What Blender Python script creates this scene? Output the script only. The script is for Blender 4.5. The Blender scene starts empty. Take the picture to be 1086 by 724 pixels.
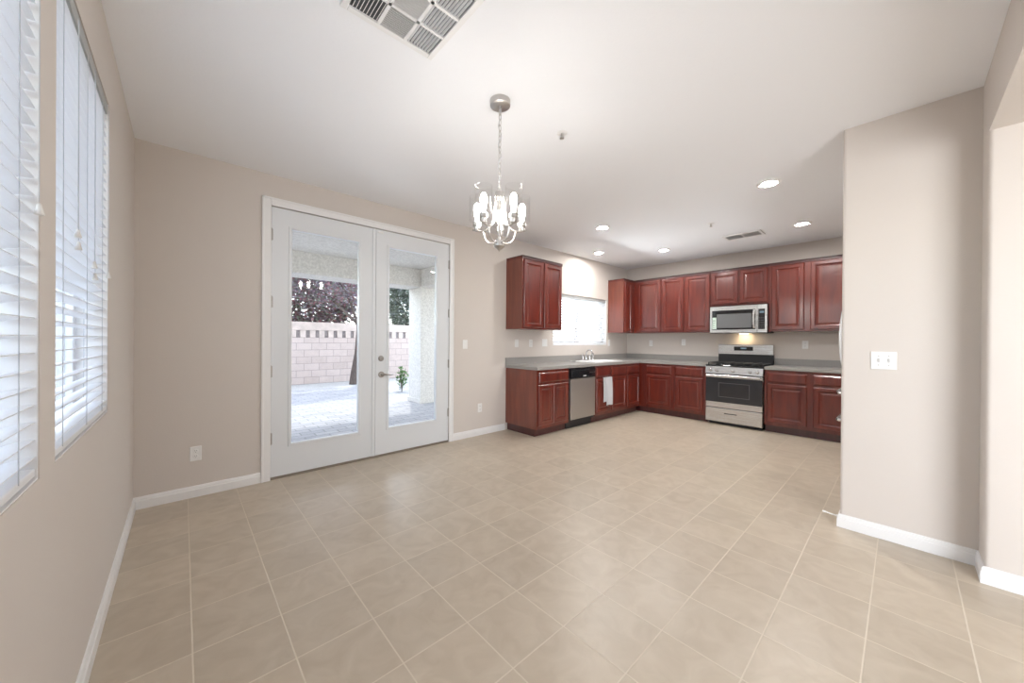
import bpy, bmesh, math, random
from mathutils import Vector, Matrix
random.seed(7)
S = bpy.context.scene
COL = S.collection
PI = math.pi

# ------------------------------------------------------------------ camera
cam_d = bpy.data.cameras.new('camera')
cam = bpy.data.objects.new('camera', cam_d)
COL.objects.link(cam)
R_ = Vector((0.73687785, -0.67598715, 0.00723899))
U_ = Vector((-0.00315085, 0.00727377, 0.99996858))
F_ = Vector((0.67601857, 0.73687751, -0.00322995))
mw = Matrix((( R_.x, U_.x, -F_.x, 0), (R_.y, U_.y, -F_.y, 0), (R_.z, U_.z, -F_.z, 1.2743), (0, 0, 0, 1)))
cam.matrix_world = mw
cam_d.sensor_width = 36
cam_d.lens = 380.1445 / 1086 * 36
cam_d.clip_start = 0.02
S.camera = cam

# ------------------------------------------------------------------ world, sun, light, exposure
S.view_settings.view_transform = 'Standard'
S.view_settings.look = 'None'
S.view_settings.gamma = 1
S.view_settings.use_curve_mapping = False
S.view_settings.exposure = 1.98
S.cycles.max_bounces = 14
S.cycles.diffuse_bounces = 8
S.cycles.glossy_bounces = 6
S.cycles.transparent_max_bounces = 24
S.cycles.sample_clamp_indirect = 6.0
SKY = 0.35
SUN = 0.62
FAMILY = 44.0
KITCHEN_FILL = 18.0
BULB = 22.0
DOWN = 135.0

w = bpy.data.worlds.new('sky')
S.world = w
w.use_nodes = True
nt = w.node_tree
nt.nodes.clear()
sky = nt.nodes.new('ShaderNodeTexSky')
sky.sky_type = 'NISHITA'
sky.sun_disc = False
sky.sun_elevation = math.radians(58)
sky.sun_rotation = math.radians(20)
sky.altitude = 600
bg = nt.nodes.new('ShaderNodeBackground')
bg.inputs['Strength'].default_value = SKY
wo = nt.nodes.new('ShaderNodeOutputWorld')
hs = nt.nodes.new('ShaderNodeHueSaturation')
hs.inputs['Saturation'].default_value = .45
nt.links.new(sky.outputs[0], hs.inputs['Color'])
nt.links.new(hs.outputs[0], bg.inputs['Color'])
nt.links.new(bg.outputs[0], wo.inputs[0])

def lamp(name, typ, loc, direction=None, **kw):
    d = bpy.data.lights.new(name, typ)
    for k, v in kw.items():
        setattr(d, k, v)
    o = bpy.data.objects.new(name, d)
    COL.objects.link(o)
    o.location = loc
    if direction is not None:
        o.rotation_euler = Vector(direction).to_track_quat('-Z', 'Y').to_euler()
    return o

lamp('sun', 'SUN', (4, 20, 20), (-0.22, -0.48, -0.85), energy=SUN, angle=math.radians(0.6), color=(1, .96, .9))
# daylight of the big family-room window behind the photographer
lamp('family_window_daylight', 'AREA', (-0.20, -2.75, 1.15), (1, 0.15, 0.22), energy=FAMILY, shape='RECTANGLE', size=2.5, size_y=2.0, color=(.97, .98, 1))
lamp('kitchen_ceiling_fill', 'AREA', (5.19, 6.0, .28), (0, -1, .625), energy=KITCHEN_FILL, shape='RECTANGLE', size=3.0, size_y=.3, spread=math.radians(100), color=(.97, .98, 1))  # added fill lamp low outside the sink window, brightens the kitchen ceiling

# ------------------------------------------------------------------ materials
def new_mat(name):
    m = bpy.data.materials.new(name)
    m.use_nodes = True
    n = m.node_tree
    b = n.nodes['Principled BSDF']
    return m, n, b

def plain(name, col, rough=.5, metal=0., bump=0., bscale=60., var=0., vscale=8., coat=0., spec=.5, emis=0., emcol=None, aniso=None):
    m, n, b = new_mat(name)
    b.inputs['Base Color'].default_value = (*col, 1)
    b.inputs['Roughness'].default_value = rough
    b.inputs['Metallic'].default_value = metal
    b.inputs['Coat Weight'].default_value = coat
    b.inputs['Specular IOR Level'].default_value = spec
    if emis:
        b.inputs['Emission Color'].default_value = (*(emcol or col), 1)
        b.inputs['Emission Strength'].default_value = emis
    tc = n.nodes.new('ShaderNodeTexCoord')
    if var:
        t = n.nodes.new('ShaderNodeTexNoise')
        t.inputs['Scale'].default_value = vscale
        t.inputs['Detail'].default_value = 4
        r = n.nodes.new('ShaderNodeValToRGB')
        r.color_ramp.elements[0].position = .3
        r.color_ramp.elements[1].position = .7
        r.color_ramp.elements[0].color = (*[c * (1 - var) for c in col], 1)
        r.color_ramp.elements[1].color = (*[min(1, c * (1 + var)) for c in col], 1)
        n.links.new(tc.outputs['Object'], t.inputs['Vector'])
        n.links.new(t.outputs['Fac'], r.inputs[0])
        n.links.new(r.outputs[0], b.inputs['Base Color'])
    if bump:
        t2 = n.nodes.new('ShaderNodeTexNoise')
        t2.inputs['Scale'].default_value = bscale
        t2.inputs['Detail'].default_value = 3
        bp = n.nodes.new('ShaderNodeBump')
        bp.inputs['Strength'].default_value = bump
        bp.inputs['Distance'].default_value = .004
        n.links.new(tc.outputs['Object'], t2.inputs['Vector'])
        n.links.new(t2.outputs['Fac'], bp.inputs['Height'])
        n.links.new(bp.outputs[0], b.inputs['Normal'])
    if aniso:   # brushed metal: fine streaks along one axis
        t3 = n.nodes.new('ShaderNodeTexNoise')
        mp = n.nodes.new('ShaderNodeMapping')
        mp.inputs['Scale'].default_value = aniso
        t3.inputs['Scale'].default_value = 1
        mr = n.nodes.new('ShaderNodeMapRange')
        mr.inputs['To Min'].default_value = rough - .08
        mr.inputs['To Max'].default_value = rough + .1
        n.links.new(tc.outputs['Object'], mp.inputs[0])
        n.links.new(mp.outputs[0], t3.inputs['Vector'])
        n.links.new(t3.outputs['Fac'], mr.inputs[0])
        n.links.new(mr.outputs[0], b.inputs['Roughness'])
    return m

def wood(name, dark, light, rough=.3):
    m, n, b = new_mat(name)
    tc = n.nodes.new('ShaderNodeTexCoord')
    mp = n.nodes.new('ShaderNodeMapping')
    mp.inputs['Scale'].default_value = (14, 14, 1.6)
    t = n.nodes.new('ShaderNodeTexNoise')
    t.inputs['Scale'].default_value = 1.0
    t.inputs['Detail'].default_value = 6
    t.inputs['Distortion'].default_value = .6
    r = n.nodes.new('ShaderNodeValToRGB')
    r.color_ramp.elements[0].position = .3
    r.color_ramp.elements[1].position = .72
    r.color_ramp.elements[0].color = (*dark, 1)
    r.color_ramp.elements[1].color = (*light, 1)
    n.links.new(tc.outputs['Object'], mp.inputs[0])
    n.links.new(mp.outputs[0], t.inputs['Vector'])
    n.links.new(t.outputs['Fac'], r.inputs[0])
    n.links.new(r.outputs[0], b.inputs['Base Color'])
    b.inputs['Roughness'].default_value = rough
    b.inputs['Coat Weight'].default_value = .8
    b.inputs['Coat Roughness'].default_value = .16
    return m

def glass_mat(name, tint=(1, 1, 1), refl=1.0, rough=0.0):
    m = bpy.data.materials.new(name)
    m.use_nodes = True
    n = m.node_tree
    n.nodes.clear()
    o = n.nodes.new('ShaderNodeOutputMaterial')
    tr = n.nodes.new('ShaderNodeBsdfTransparent')
    tr.inputs[0].default_value = (*tint, 1)
    gl = n.nodes.new('ShaderNodeBsdfGlossy')
    gl.inputs['Roughness'].default_value = rough
    fr = n.nodes.new('ShaderNodeLayerWeight')
    fr.inputs['Blend'].default_value = .5
    pw = n.nodes.new('ShaderNodeMath')
    pw.operation = 'POWER'
    pw.inputs[1].default_value = 4
    mu = n.nodes.new('ShaderNodeMath')
    mu.operation = 'MULTIPLY_ADD'
    mu.inputs[1].default_value = .6 * refl
    mu.inputs[2].default_value = .025 * refl
    mx = n.nodes.new('ShaderNodeMixShader')
    n.links.new(fr.outputs['Facing'], pw.inputs[0])
    n.links.new(pw.outputs[0], mu.inputs[0])
    n.links.new(mu.outputs[0], mx.inputs[0])
    n.links.new(tr.outputs[0], mx.inputs[1])
    n.links.new(gl.outputs[0], mx.inputs[2])
    n.links.new(mx.outputs[0], o.inputs[0])
    return m

def tile_floor():
    m, n, b = new_mat('floor_tile')
    P = .3055
    tc = n.nodes.new('ShaderNodeTexCoord')
    sep = n.nodes.new('ShaderNodeSeparateXYZ')
    n.links.new(tc.outputs['Object'], sep.inputs[0])
    def M(op, a, bb=None):
        k = n.nodes.new('ShaderNodeMath')
        k.operation = op
        for i, v in enumerate((a, bb)):
            if v is None: continue
            if isinstance(v, (int, float)): k.inputs[i].default_value = v
            else: n.links.new(v, k.inputs[i])
        return k.outputs[0]
    ux = M('DIVIDE', M('SUBTRACT', sep.outputs['X'], .033), P)
    uy = M('DIVIDE', M('SUBTRACT', sep.outputs['Y'], .098), P)
    fx, fy = M('FRACT', ux), M('FRACT', uy)
    ex = M('MINIMUM', fx, M('SUBTRACT', 1.0, fx))
    ey = M('MINIMUM', fy, M('SUBTRACT', 1.0, fy))
    e = M('MINIMUM', ex, ey)
    g = n.nodes.new('ShaderNodeMapRange')
    g.inputs['From Min'].default_value = .006
    g.inputs['From Max'].default_value = .012
    n.links.new(e, g.inputs[0])
    comb = n.nodes.new('ShaderNodeCombineXYZ')
    n.links.new(M('FLOOR', ux), comb.inputs[0])
    n.links.new(M('FLOOR', uy), comb.inputs[1])
    wn = n.nodes.new('ShaderNodeTexWhiteNoise')
    wn.noise_dimensions = '2D'
    n.links.new(comb.outputs[0], wn.inputs['Vector'])
    # mottled stone clouding, shifted tile by tile
    add = n.nodes.new('ShaderNodeVectorMath')
    add.operation = 'MULTIPLY_ADD'
    n.links.new(wn.outputs['Color'], add.inputs[0])
    add.inputs[1].default_value = (9, 9, 9)
    n.links.new(tc.outputs['Object'], add.inputs[2])
    no = n.nodes.new('ShaderNodeTexNoise')
    no.inputs['Scale'].default_value = 7
    no.inputs['Detail'].default_value = 6
    no.inputs['Distortion'].default_value = 1.2
    n.links.new(add.outputs[0], no.inputs['Vector'])
    rp = n.nodes.new('ShaderNodeValToRGB')
    rp.color_ramp.elements[0].position = .3
    rp.color_ramp.elements[1].position = .72
    rp.color_ramp.elements[0].color = (.46, .388, .30, 1)
    rp.color_ramp.elements[1].color = (.54, .468, .375, 1)
    n.links.new(no.outputs['Fac'], rp.inputs[0])
    hv = n.nodes.new('ShaderNodeHueSaturation')
    vv = n.nodes.new('ShaderNodeMapRange')
    vv.inputs['To Min'].default_value = .96
    vv.inputs['To Max'].default_value = 1.05
    n.links.new(wn.outputs['Value'], vv.inputs[0])
    n.links.new(vv.outputs[0], hv.inputs['Value'])
    n.links.new(rp.outputs[0], hv.inputs['Color'])
    mx = n.nodes.new('ShaderNodeMix')
    mx.data_type = 'RGBA'
    mx.inputs[6].default_value = (.64, .57, .47, 1)
    n.links.new(g.outputs[0], mx.inputs[0])
    n.links.new(hv.outputs[0], mx.inputs[7])
    n.links.new(mx.outputs[2], b.inputs['Base Color'])
    ro = n.nodes.new('ShaderNodeMapRange')
    ro.inputs['To Min'].default_value = .8
    ro.inputs['To Max'].default_value = .33
    n.links.new(g.outputs[0], ro.inputs[0])
    n.links.new(ro.outputs[0], b.inputs['Roughness'])
    bp = n.nodes.new('ShaderNodeBump')
    bp.inputs['Strength'].default_value = .35
    bp.inputs['Distance'].default_value = .003
    n.links.new(g.outputs[0], bp.inputs['Height'])
    n.links.new(bp.outputs[0], b.inputs['Normal'])
    return m

def brick_mat(name, c1, c2, mortar, bw, bh, scale=1.0, axes='XZ', msize=.01, rough=.9, offset=.5, var=.15):
    m, n, b = new_mat(name)
    tc = n.nodes.new('ShaderNodeTexCoord')
    sep = n.nodes.new('ShaderNodeSeparateXYZ')
    cb = n.nodes.new('ShaderNodeCombineXYZ')
    n.links.new(tc.outputs['Object'], sep.inputs[0])
    n.links.new(sep.outputs[axes[0]], cb.inputs[0])
    n.links.new(sep.outputs[axes[1]], cb.inputs[1])
    t = n.nodes.new('ShaderNodeTexBrick')
    t.offset = offset
    t.inputs['Scale'].default_value = scale
    t.inputs['Brick Width'].default_value = bw
    t.inputs['Row Height'].default_value = bh
    t.inputs['Mortar Size'].default_value = msize
    t.inputs['Color1'].default_value = (*c1, 1)
    t.inputs['Color2'].default_value = (*c2, 1)
    t.inputs['Mortar'].default_value = (*mortar, 1)
    n.links.new(cb.outputs[0], t.inputs['Vector'])
    no = n.nodes.new('ShaderNodeTexNoise')
    no.inputs['Scale'].default_value = 5
    no.inputs['Detail'].default_value = 6
    n.links.new(tc.outputs['Object'], no.inputs['Vector'])
    mr = n.nodes.new('ShaderNodeMapRange')
    mr.inputs['To Min'].default_value = 1 - var
    mr.inputs['To Max'].default_value = 1 + var
    n.links.new(no.outputs['Fac'], mr.inputs[0])
    hv = n.nodes.new('ShaderNodeHueSaturation')
    n.links.new(mr.outputs[0], hv.inputs['Value'])
    n.links.new(t.outputs['Color'], hv.inputs['Color'])
    n.links.new(hv.outputs[0], b.inputs['Base Color'])
    b.inputs['Roughness'].default_value = rough
    bp = n.nodes.new('ShaderNodeBump')
    bp.inputs['Strength'].default_value = .5
    bp.inputs['Distance'].default_value = .008
    bp.invert = True
    n.links.new(t.outputs['Fac'], bp.inputs['Height'])
    n.links.new(bp.outputs[0], b.inputs['Normal'])
    return m

def leaf_mat(name, cols):
    m, n, b = new_mat(name)
    g = n.nodes.new('ShaderNodeNewGeometry')
    r = n.nodes.new('ShaderNodeValToRGB')
    r.color_ramp.interpolation = 'CONSTANT'
    els = r.color_ramp.elements
    for i, c in enumerate(cols):
        p = i / len(cols)
        e = els[i] if i < 2 else els.new(p)
        e.position = p
        e.color = (*c, 1)
    n.links.new(g.outputs['Random Per Island'], r.inputs[0])
    n.links.new(r.outputs[0], b.inputs['Base Color'])
    b.inputs['Roughness'].default_value = .5
    tl = n.nodes.new('ShaderNodeBsdfTranslucent')
    n.links.new(r.outputs[0], tl.inputs[0])
    mx = n.nodes.new('ShaderNodeMixShader')
    mx.inputs[0].default_value = .35
    out = n.nodes['Material Output']
    n.links.new(b.outputs[0], mx.inputs[1])
    n.links.new(tl.outputs[0], mx.inputs[2])
    n.links.new(mx.outputs[0], out.inputs[0])
    return m

M = {}
M['wall'] = plain('wall_paint', (.63, .582, .54), .75, bump=.12, bscale=90)
M['ceiling'] = plain('ceiling_paint', (.86, .875, .905), .85, bump=.12, bscale=70)
M['white'] = plain('white_trim_paint', (.80, .80, .80), .35)
M['door'] = plain('white_door_paint', (.71, .735, .76), .4)
M['plate'] = plain('white_plastic', (.80, .80, .79), .3)
M['plate_dark'] = plain('dark_slot', (.05, .05, .05), .5)
M['blind'] = plain('blind_white', (.80, .81, .83), .4)
M['vinyl'] = plain('window_vinyl', (.75, .77, .80), .4)
M['rail'] = plain('headrail_grey', (.42, .44, .44), .4, metal=.2)
M['cord'] = plain('cord', (.52, .54, .57), .7)
M['tassel'] = plain('tassel', (.72, .71, .68), .4)
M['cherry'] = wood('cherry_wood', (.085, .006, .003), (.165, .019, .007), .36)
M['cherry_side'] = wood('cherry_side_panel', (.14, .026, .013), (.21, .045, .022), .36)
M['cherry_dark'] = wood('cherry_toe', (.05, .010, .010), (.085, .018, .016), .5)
M['counter'] = plain('laminate', (.32, .31, .295), .3, var=.10, vscale=160)
M['steel'] = plain('stainless', (.68, .675, .67), .24, metal=.95, aniso=(2, 2, 260))
M['steel_v'] = plain('stainless_dishwasher', (.47, .44, .41), .38, metal=.8, aniso=(220, 2, 2))
M['chrome'] = plain('chrome', (.75, .75, .76), .12, metal=1)
M['nickel'] = plain('brushed_nickel', (.55, .53, .51), .34, metal=1)
M['hinge'] = plain('hinge_nickel', (.40, .38, .36), .35, metal=1)
M['black'] = plain('black_gloss', (.012, .012, .014), .12, coat=.3)
M['iron'] = plain('cast_iron', (.02, .02, .02), .55)
M['black_matte'] = plain('black_matte', (.02, .02, .022), .45)
M['oven_glass'] = plain('oven_glass', (.02, .022, .028), .06, coat=.6)
M['micro_glass'] = plain('microwave_screen', (.16, .165, .17), .18)
M['display'] = plain('display', (.02, .03, .04), .2, emis=.08, emcol=(.5, .7, .8))
M['enamel'] = plain('sink_enamel', (.82, .83, .83), .15)
M['towel'] = plain('towel', (.60, .61, .64), .95, bump=.6, bscale=220)
M['fridge'] = plain('fridge_white', (.80, .81, .82), .25)
M['sticker'] = plain('sticker', (.55, .68, .60), .5, var=.2, vscale=90)
M['vent'] = plain('vent_white', (.80, .80, .80), .45)
M['vent_dark'] = plain('vent_dark', (.10, .105, .11), .8)
M['bulb'] = plain('bulb_glow', (1, .93, .82), .3, emis=BULB, emcol=(1, .97, .92))
M['down'] = plain('downlight_glow', (1, .95, .88), .3, emis=DOWN, emcol=(1, .98, .95))
M['cooklight'] = plain('cooktop_lamp', (1, .9, .7), .3, emis=14, emcol=(1, .75, .45))
M['glass'] = glass_mat('pane_glass', (.96, .98, .98), 1.0)
M['shade'] = glass_mat('clear_shade_glass', (.985, .985, .985), .5, .02)
M['floor'] = tile_floor()
M['stucco'] = plain('stucco', (.66, .64, .60), .95, bump=1.0, bscale=38, var=.14, vscale=30)
M['block'] = brick_mat('block_wall', (.52, .42, .38), (.58, .48, .44), (.36, .30, .28), .40, .20, msize=.008)
M['cap'] = plain('cap_block', (.60, .50, .45), .9, var=.12, vscale=6, bump=.5, bscale=60)
M['slot'] = plain('dark_brick', (.27, .235, .23), .95, var=.2, vscale=20)
M['paver'] = brick_mat('pavers', (.30, .30, .315), (.38, .375, .385), (.20, .20, .21), .30, .15, axes='XY', msize=.008, offset=.5)
M['gravel'] = plain('gravel', (.42, .41, .39), .95, var=.35, vscale=45, bump=1, bscale=40)
M['bark'] = plain('bark', (.10, .075, .065), .9, var=.3, vscale=25, bump=.8, bscale=40)
M['plum'] = leaf_mat('plum_leaves', [(.24, .12, .15), (.34, .15, .17), (.22, .18, .22), (.25, .28, .23), (.42, .38, .42), (.20, .24, .18), (.38, .22, .23), (.25, .21, .27)])  # palest tone paints bright highlights into the foliage
M['green'] = leaf_mat('green_leaves', [(.15, .20, .14), (.20, .25, .18), (.27, .31, .26), (.38, .40, .38), (.18, .21, .20)])
M['bush'] = leaf_mat('bush_leaves', [(.10, .22, .06), (.16, .30, .10), (.08, .16, .05)])

# ------------------------------------------------------------------ mesh helpers
def bm_box(bm, lo, hi, bev=0.0, seg=2):
    c = [(a + b) / 2 for a, b in zip(lo, hi)]
    s = [abs(b - a) for a, b in zip(lo, hi)]
    r = bmesh.ops.create_cube(bm, size=1, matrix=Matrix.Translation(c) @ Matrix.Diagonal((*s, 1)))
    if bev > 0:
        es = list({e for v in r['verts'] for e in v.link_edges})
        bmesh.ops.bevel(bm, geom=es, offset=min(bev, min(s) * .45), segments=seg, affect='EDGES', profile=.5)

def bm_cyl(bm, p0, p1, r0, r1=None, seg=16, caps=True):
    r1 = r0 if r1 is None else r1
    a, b = Vector(p0), Vector(p1)
    d = b - a
    q = d.to_track_quat('Z', 'Y').to_matrix().to_4x4()
    bmesh.ops.create_cone(bm, cap_ends=caps, segments=seg, radius1=r0, radius2=r1, depth=d.length,
                          matrix=Matrix.Translation((a + b) / 2) @ q)

def bm_lathe(bm, prof, c=(0, 0, 0), seg=24, axis='Z'):
    rings = []
    for r, z in prof:
        ring = []
        for i in range(seg):
            t = 2 * PI * i / seg
            x, y = r * math.cos(t), r * math.sin(t)
            if axis == 'Z': p = (x, y, z)
            elif axis == 'Y': p = (x, z, y)
            else: p = (z, x, y)
            ring.append(bm.verts.new((p[0] + c[0], p[1] + c[1], p[2] + c[2])))
        rings.append(ring)
    for a, b in zip(rings, rings[1:]):
        for i in range(seg):
            j = (i + 1) % seg
            bm.faces.new((a[i], a[j], b[j], b[i]))
    for ring, r in ((rings[0], prof[0][0]), (rings[-1], prof[-1][0])):
        if r > 1e-5:
            bm.faces.new(ring)

def bm_tube(bm, pts, rad, seg=10, flat=None):
    """sweep a circle (or an ellipse: flat=(side, up) radii) along pts"""
    P = [Vector(p) for p in pts]
    n = len(P)
    rings = []
    up = Vector((0, 0, 1))
    prev = None
    for i in range(n):
        t = (P[min(i + 1, n - 1)] - P[max(i - 1, 0)]).normalized()
        if prev is None:
            ref = up if abs(t.z) < .95 else Vector((1, 0, 0))
            s = t.cross(ref).normalized()
        else:
            s = (prev - t * prev.dot(t)).normalized()
        prev = s
        u = s.cross(t).normalized()
        rr = rad[i] if isinstance(rad, (list, tuple)) else rad
        a, b = (flat if flat else (rr, rr))
        rings.append([bm.verts.new(P[i] + s * a * math.cos(2 * PI * k / seg) + u * b * math.sin(2 * PI * k / seg)) for k in range(seg)])
    for a, b in zip(rings, rings[1:]):
        for i in range(seg):
            j = (i + 1) % seg
            bm.faces.new((a[i], a[j], b[j], b[i]))
    bm.faces.new(rings[0][::-1])
    bm.faces.new(rings[-1])

def bez(p0, p1, p2, p3, n=10):
    P = [Vector(p) for p in (p0, p1, p2, p3)]
    out = []
    for i in range(n + 1):
        t = i / n
        out.append(P[0] * (1 - t) ** 3 + P[1] * 3 * t * (1 - t) ** 2 + P[2] * 3 * t * t * (1 - t) + P[3] * t ** 3)
    return out

def obj(name, bm, mat, parent=None, smooth=False, loc=None):
    bmesh.ops.recalc_face_normals(bm, faces=bm.faces)
    me = bpy.data.meshes.new(name)
    bm.to_mesh(me)
    bm.free()
    me.materials.append(mat if not isinstance(mat, str) else M[mat])
    if smooth:
        for p in me.polygons: p.use_smooth = True
        try: me.set_sharp_from_angle(angle=math.radians(38))
        except Exception: pass
    o = bpy.data.objects.new(name, me)
    COL.objects.link(o)
    if parent: o.parent = parent
    if loc: o.location = loc
    return o

def B(*boxes, bev=0.0):
    bm = bmesh.new()
    for lo, hi in boxes: bm_box(bm, lo, hi, bev)
    return bm

def tag(o, label=None, cat=None, group=None, kind=None):
    if label: o['label'] = label
    if cat: o['category'] = cat
    if group: o['group'] = group
    if kind: o['kind'] = kind
    return o

def thing(name, label, cat, loc=(0, 0, 0), rz=0, group=None, kind=None):
    o = bpy.data.objects.new(name, None)
    COL.objects.link(o)
    o.empty_display_size = .1
    o.location = loc
    o.rotation_euler = (0, 0, rz)
    return tag(o, label, cat, group, kind)

def struct(name, bm, mat, label, cat, smooth=False):
    return tag(obj(name, bm, mat, smooth=smooth), label, cat, None, 'structure')

def copy_thing(o, loc, label):
    c = o.copy(); COL.objects.link(c); c.location = loc; c['label'] = label
    for ch in list(o.children):
        d = ch.copy(); COL.objects.link(d); d.parent = c
        for g in list(ch.children):
            e = g.copy(); COL.objects.link(e); e.parent = d
    return c

# ------------------------------------------------------------------ room dimensions
YA = 3.832      # wall with the french doors and the sink
XL = -0.268     # wall with the two blinds
XB = 6.718      # kitchen back wall
XS = 3.36       # stub wall with the double switch
YS = 0.287      # end of the stub
YO = -0.302     # wall with the wide opening
XJ = 3.149      # jamb of the opening
CZ = 2.743
T = .16

# ------------------------------------------------------------------ setting
struct('floor', B(((XL - T, -5.4, -.10), (XB + T, YA + .0, 0))), 'floor', 'beige square ceramic tile floor with pale grout lines', 'floor')
struct('ceiling', B(((XL - T, -5.4, CZ), (XB + T, YA + T, CZ + .2))), 'ceiling', 'smooth white painted ceiling over dining area and kitchen', 'ceiling')

def wall_with_holes(name, axis, a0, a1, t0, t1, z0, z1, holes, mat, label):
    """axis 'X': runs along X between a0,a1 with thickness t0..t1 in Y; holes (h0,h1,zl,zh)"""
    bm = bmesh.new()
    cuts = sorted({a0, a1, *[h[0] for h in holes], *[h[1] for h in holes]})
    def add(u0, u1, zl, zh):
        if axis == 'X': bm_box(bm, (u0, t0, zl), (u1, t1, zh))
        else: bm_box(bm, (t0, u0, zl), (t1, u1, zh))
    for u0, u1 in zip(cuts, cuts[1:]):
        hs = [h for h in holes if h[0] <= u0 + 1e-6 and h[1] >= u1 - 1e-6]
        if not hs: add(u0, u1, z0, z1)
        else:
            h = hs[0]
            if h[2] > z0: add(u0, u1, z0, h[2])
            if h[3] < z1: add(u0, u1, h[3], z1)
    return struct(name, bm, mat, label, 'wall')

KW = (4.42, 5.96, 1.20, 2.055)          # kitchen window
W1 = (.47, 1.478, .915, 2.395)           # left windows (along Y)
W2 = (1.63, 2.60, .915, 2.395)
FW = (-4.1, -1.5, .25, 2.38)            # family room window, behind the camera
wall_with_holes('wall_back', 'X', XL - T, XB + T, YA, YA + T, 0, CZ, [(.577, 2.448, 0, 2.468), KW], 'wall', 'long beige wall holding the french doors and sink window')
wall_with_holes('wall_left', 'Y', -5.4, YA, XL - T, XL, 0, CZ, [W1, W2, FW], 'wall', 'beige wall at far left with the two blind-covered windows')
struct('wall_kitchen', B(((XB, -.6, 0), (XB + T, YA, CZ))), 'wall', 'beige kitchen wall behind the range and microwave', 'wall')

# stub wall with the switch, its return and the head of the opening: rounded plaster corners
def rounded_prism(pts, z0, z1, rad, bm=None, seg=4):
    bm = bm or bmesh.new()
    out = []
    n = len(pts)
    for i in range(n):
        p, a, b = Vector(pts[i]), Vector(pts[i - 1]), Vector(pts[(i + 1) % n])
        d1, d2 = (a - p).normalized(), (b - p).normalized()
        r = rad[i]
        if r == 0: out.append(p); continue
        q1, q2 = p + d1 * r, p + d2 * r
        for k in range(seg + 1):
            t = k / seg
            out.append(q1 * (1 - t) ** 2 + p * 2 * t * (1 - t) + q2 * t * t)
    lo = [bm.verts.new((v.x, v.y, z0)) for v in out]
    hi = [bm.verts.new((v.x, v.y, z1)) for v in out]
    m = len(out)
    for i in range(m):
        j = (i + 1) % m
        bm.faces.new((lo[i], lo[j], hi[j], hi[i]))
    bm.faces.new(lo[::-1]); bm.faces.new(hi)
    return bm
stub = rounded_prism([(XS, YS), (XS, YO), (XJ, YO), (XJ, -.62), (XB, -.62), (XB, -.45), (XS + .13, -.45), (XS + .13, YS)],
                     0, CZ, [.02, 0, .02, .02, 0, 0, 0, .02])
struct('wall_right', stub, 'wall', 'pale beige wall stub at right holding the double switch', 'wall', smooth=True)
hd = bmesh.new()
bm_box(hd, (XL, -.62, 2.405), (XJ, YO, CZ))
bm_box(hd, (XL, -.62, 0), (-.12, YO, 2.405))
struct('wall_front', hd, 'wall', 'beige wall head above the wide opening at far right', 'wall')
struct('wall_rear', B(((XL - T, -5.4, 0), (XB + T, -5.25, CZ))), 'wall', 'beige far wall of the adjoining room behind the opening', 'wall')
struct('wall_side', B(((XB, -5.25, 0), (XB + T, -.62, CZ))), 'wall', 'beige side wall of the adjoining room behind the opening', 'wall')

# baseboards
def baseboard(name, path, label):
    """profiled skirting: path of (x,y) along the wall, protruding to the left-hand side of travel"""
    prof = [(0, 0), (.014, 0), (.014, .060), (.010, .066), (.010, .074), (.006, .088), (0, .090)]
    bm = bmesh.new()
    P = [Vector(p) for p in path]
    n = len(P)
    rings = []
    for i in range(n):
        d0 = (P[i] - P[i - 1]).normalized() if i else (P[1] - P[0]).normalized()
        d1 = (P[i + 1] - P[i]).normalized() if i < n - 1 else d0
        n0, n1 = Vector((-d0.y, d0.x)), Vector((-d1.y, d1.x))
        mid = (n0 + n1).normalized()
        k = 1 / max(.3, mid.dot(n0))
        rings.append([bm.verts.new((P[i].x + mid.x * o * k, P[i].y + mid.y * o * k, z + .001)) for o, z in prof])
    for a, b in zip(rings, rings[1:]):
        for i in range(len(prof)):
            j = (i + 1) % len(prof)
            bm.faces.new((a[i], a[j], b[j], b[i]))
    bm.faces.new(rings[0]); bm.faces.new(rings[-1][::-1])
    return struct(name, bm, 'white', label, 'baseboard')
baseboard('baseboard_left', [(.508, YA), (XL, YA), (XL, -.30)], 'white baseboard running round the left corner below the blinds')
baseboard('baseboard_back', [(3.38, YA), (2.506, YA)], 'short white baseboard between french doors and cherry cabinets')
baseboard('baseboard_right', [(XJ, -.62), (XJ, YO), (XS, YO), (XS, YS), (XS + .12, YS)], 'white baseboard round the foot of the switch wall stub')

# ------------------------------------------------------------------ french doors
tr = bmesh.new()
for lo, hi in (((.508, YA - .018, 0), (.578, YA, 2.536)), ((2.446, YA - .018, 0), (2.506, YA, 2.536)), ((.578, YA - .018, 2.466), (2.446, YA, 2.536))):
    bm_box(tr, lo, hi, .004)
for lo, hi in (((.508, YA - .024, 0), (.526, YA, 2.536)), ((2.488, YA - .024, 0), (2.506, YA, 2.536)), ((.508, YA - .024, 2.518), (2.506, YA, 2.536))):
    bm_box(tr, lo, hi, .004)
struct('trim_1', tr, 'white', 'white casing trim framing the pair of french doors', 'trim')
struct('trim_2', B(((.579, YA + .001, .0005), (2.446, YA + .16, .02))), plain('threshold_metal', (.30, .26, .22), .4, metal=.6), 'dark metal threshold strip under the french doors', 'trim')

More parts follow.
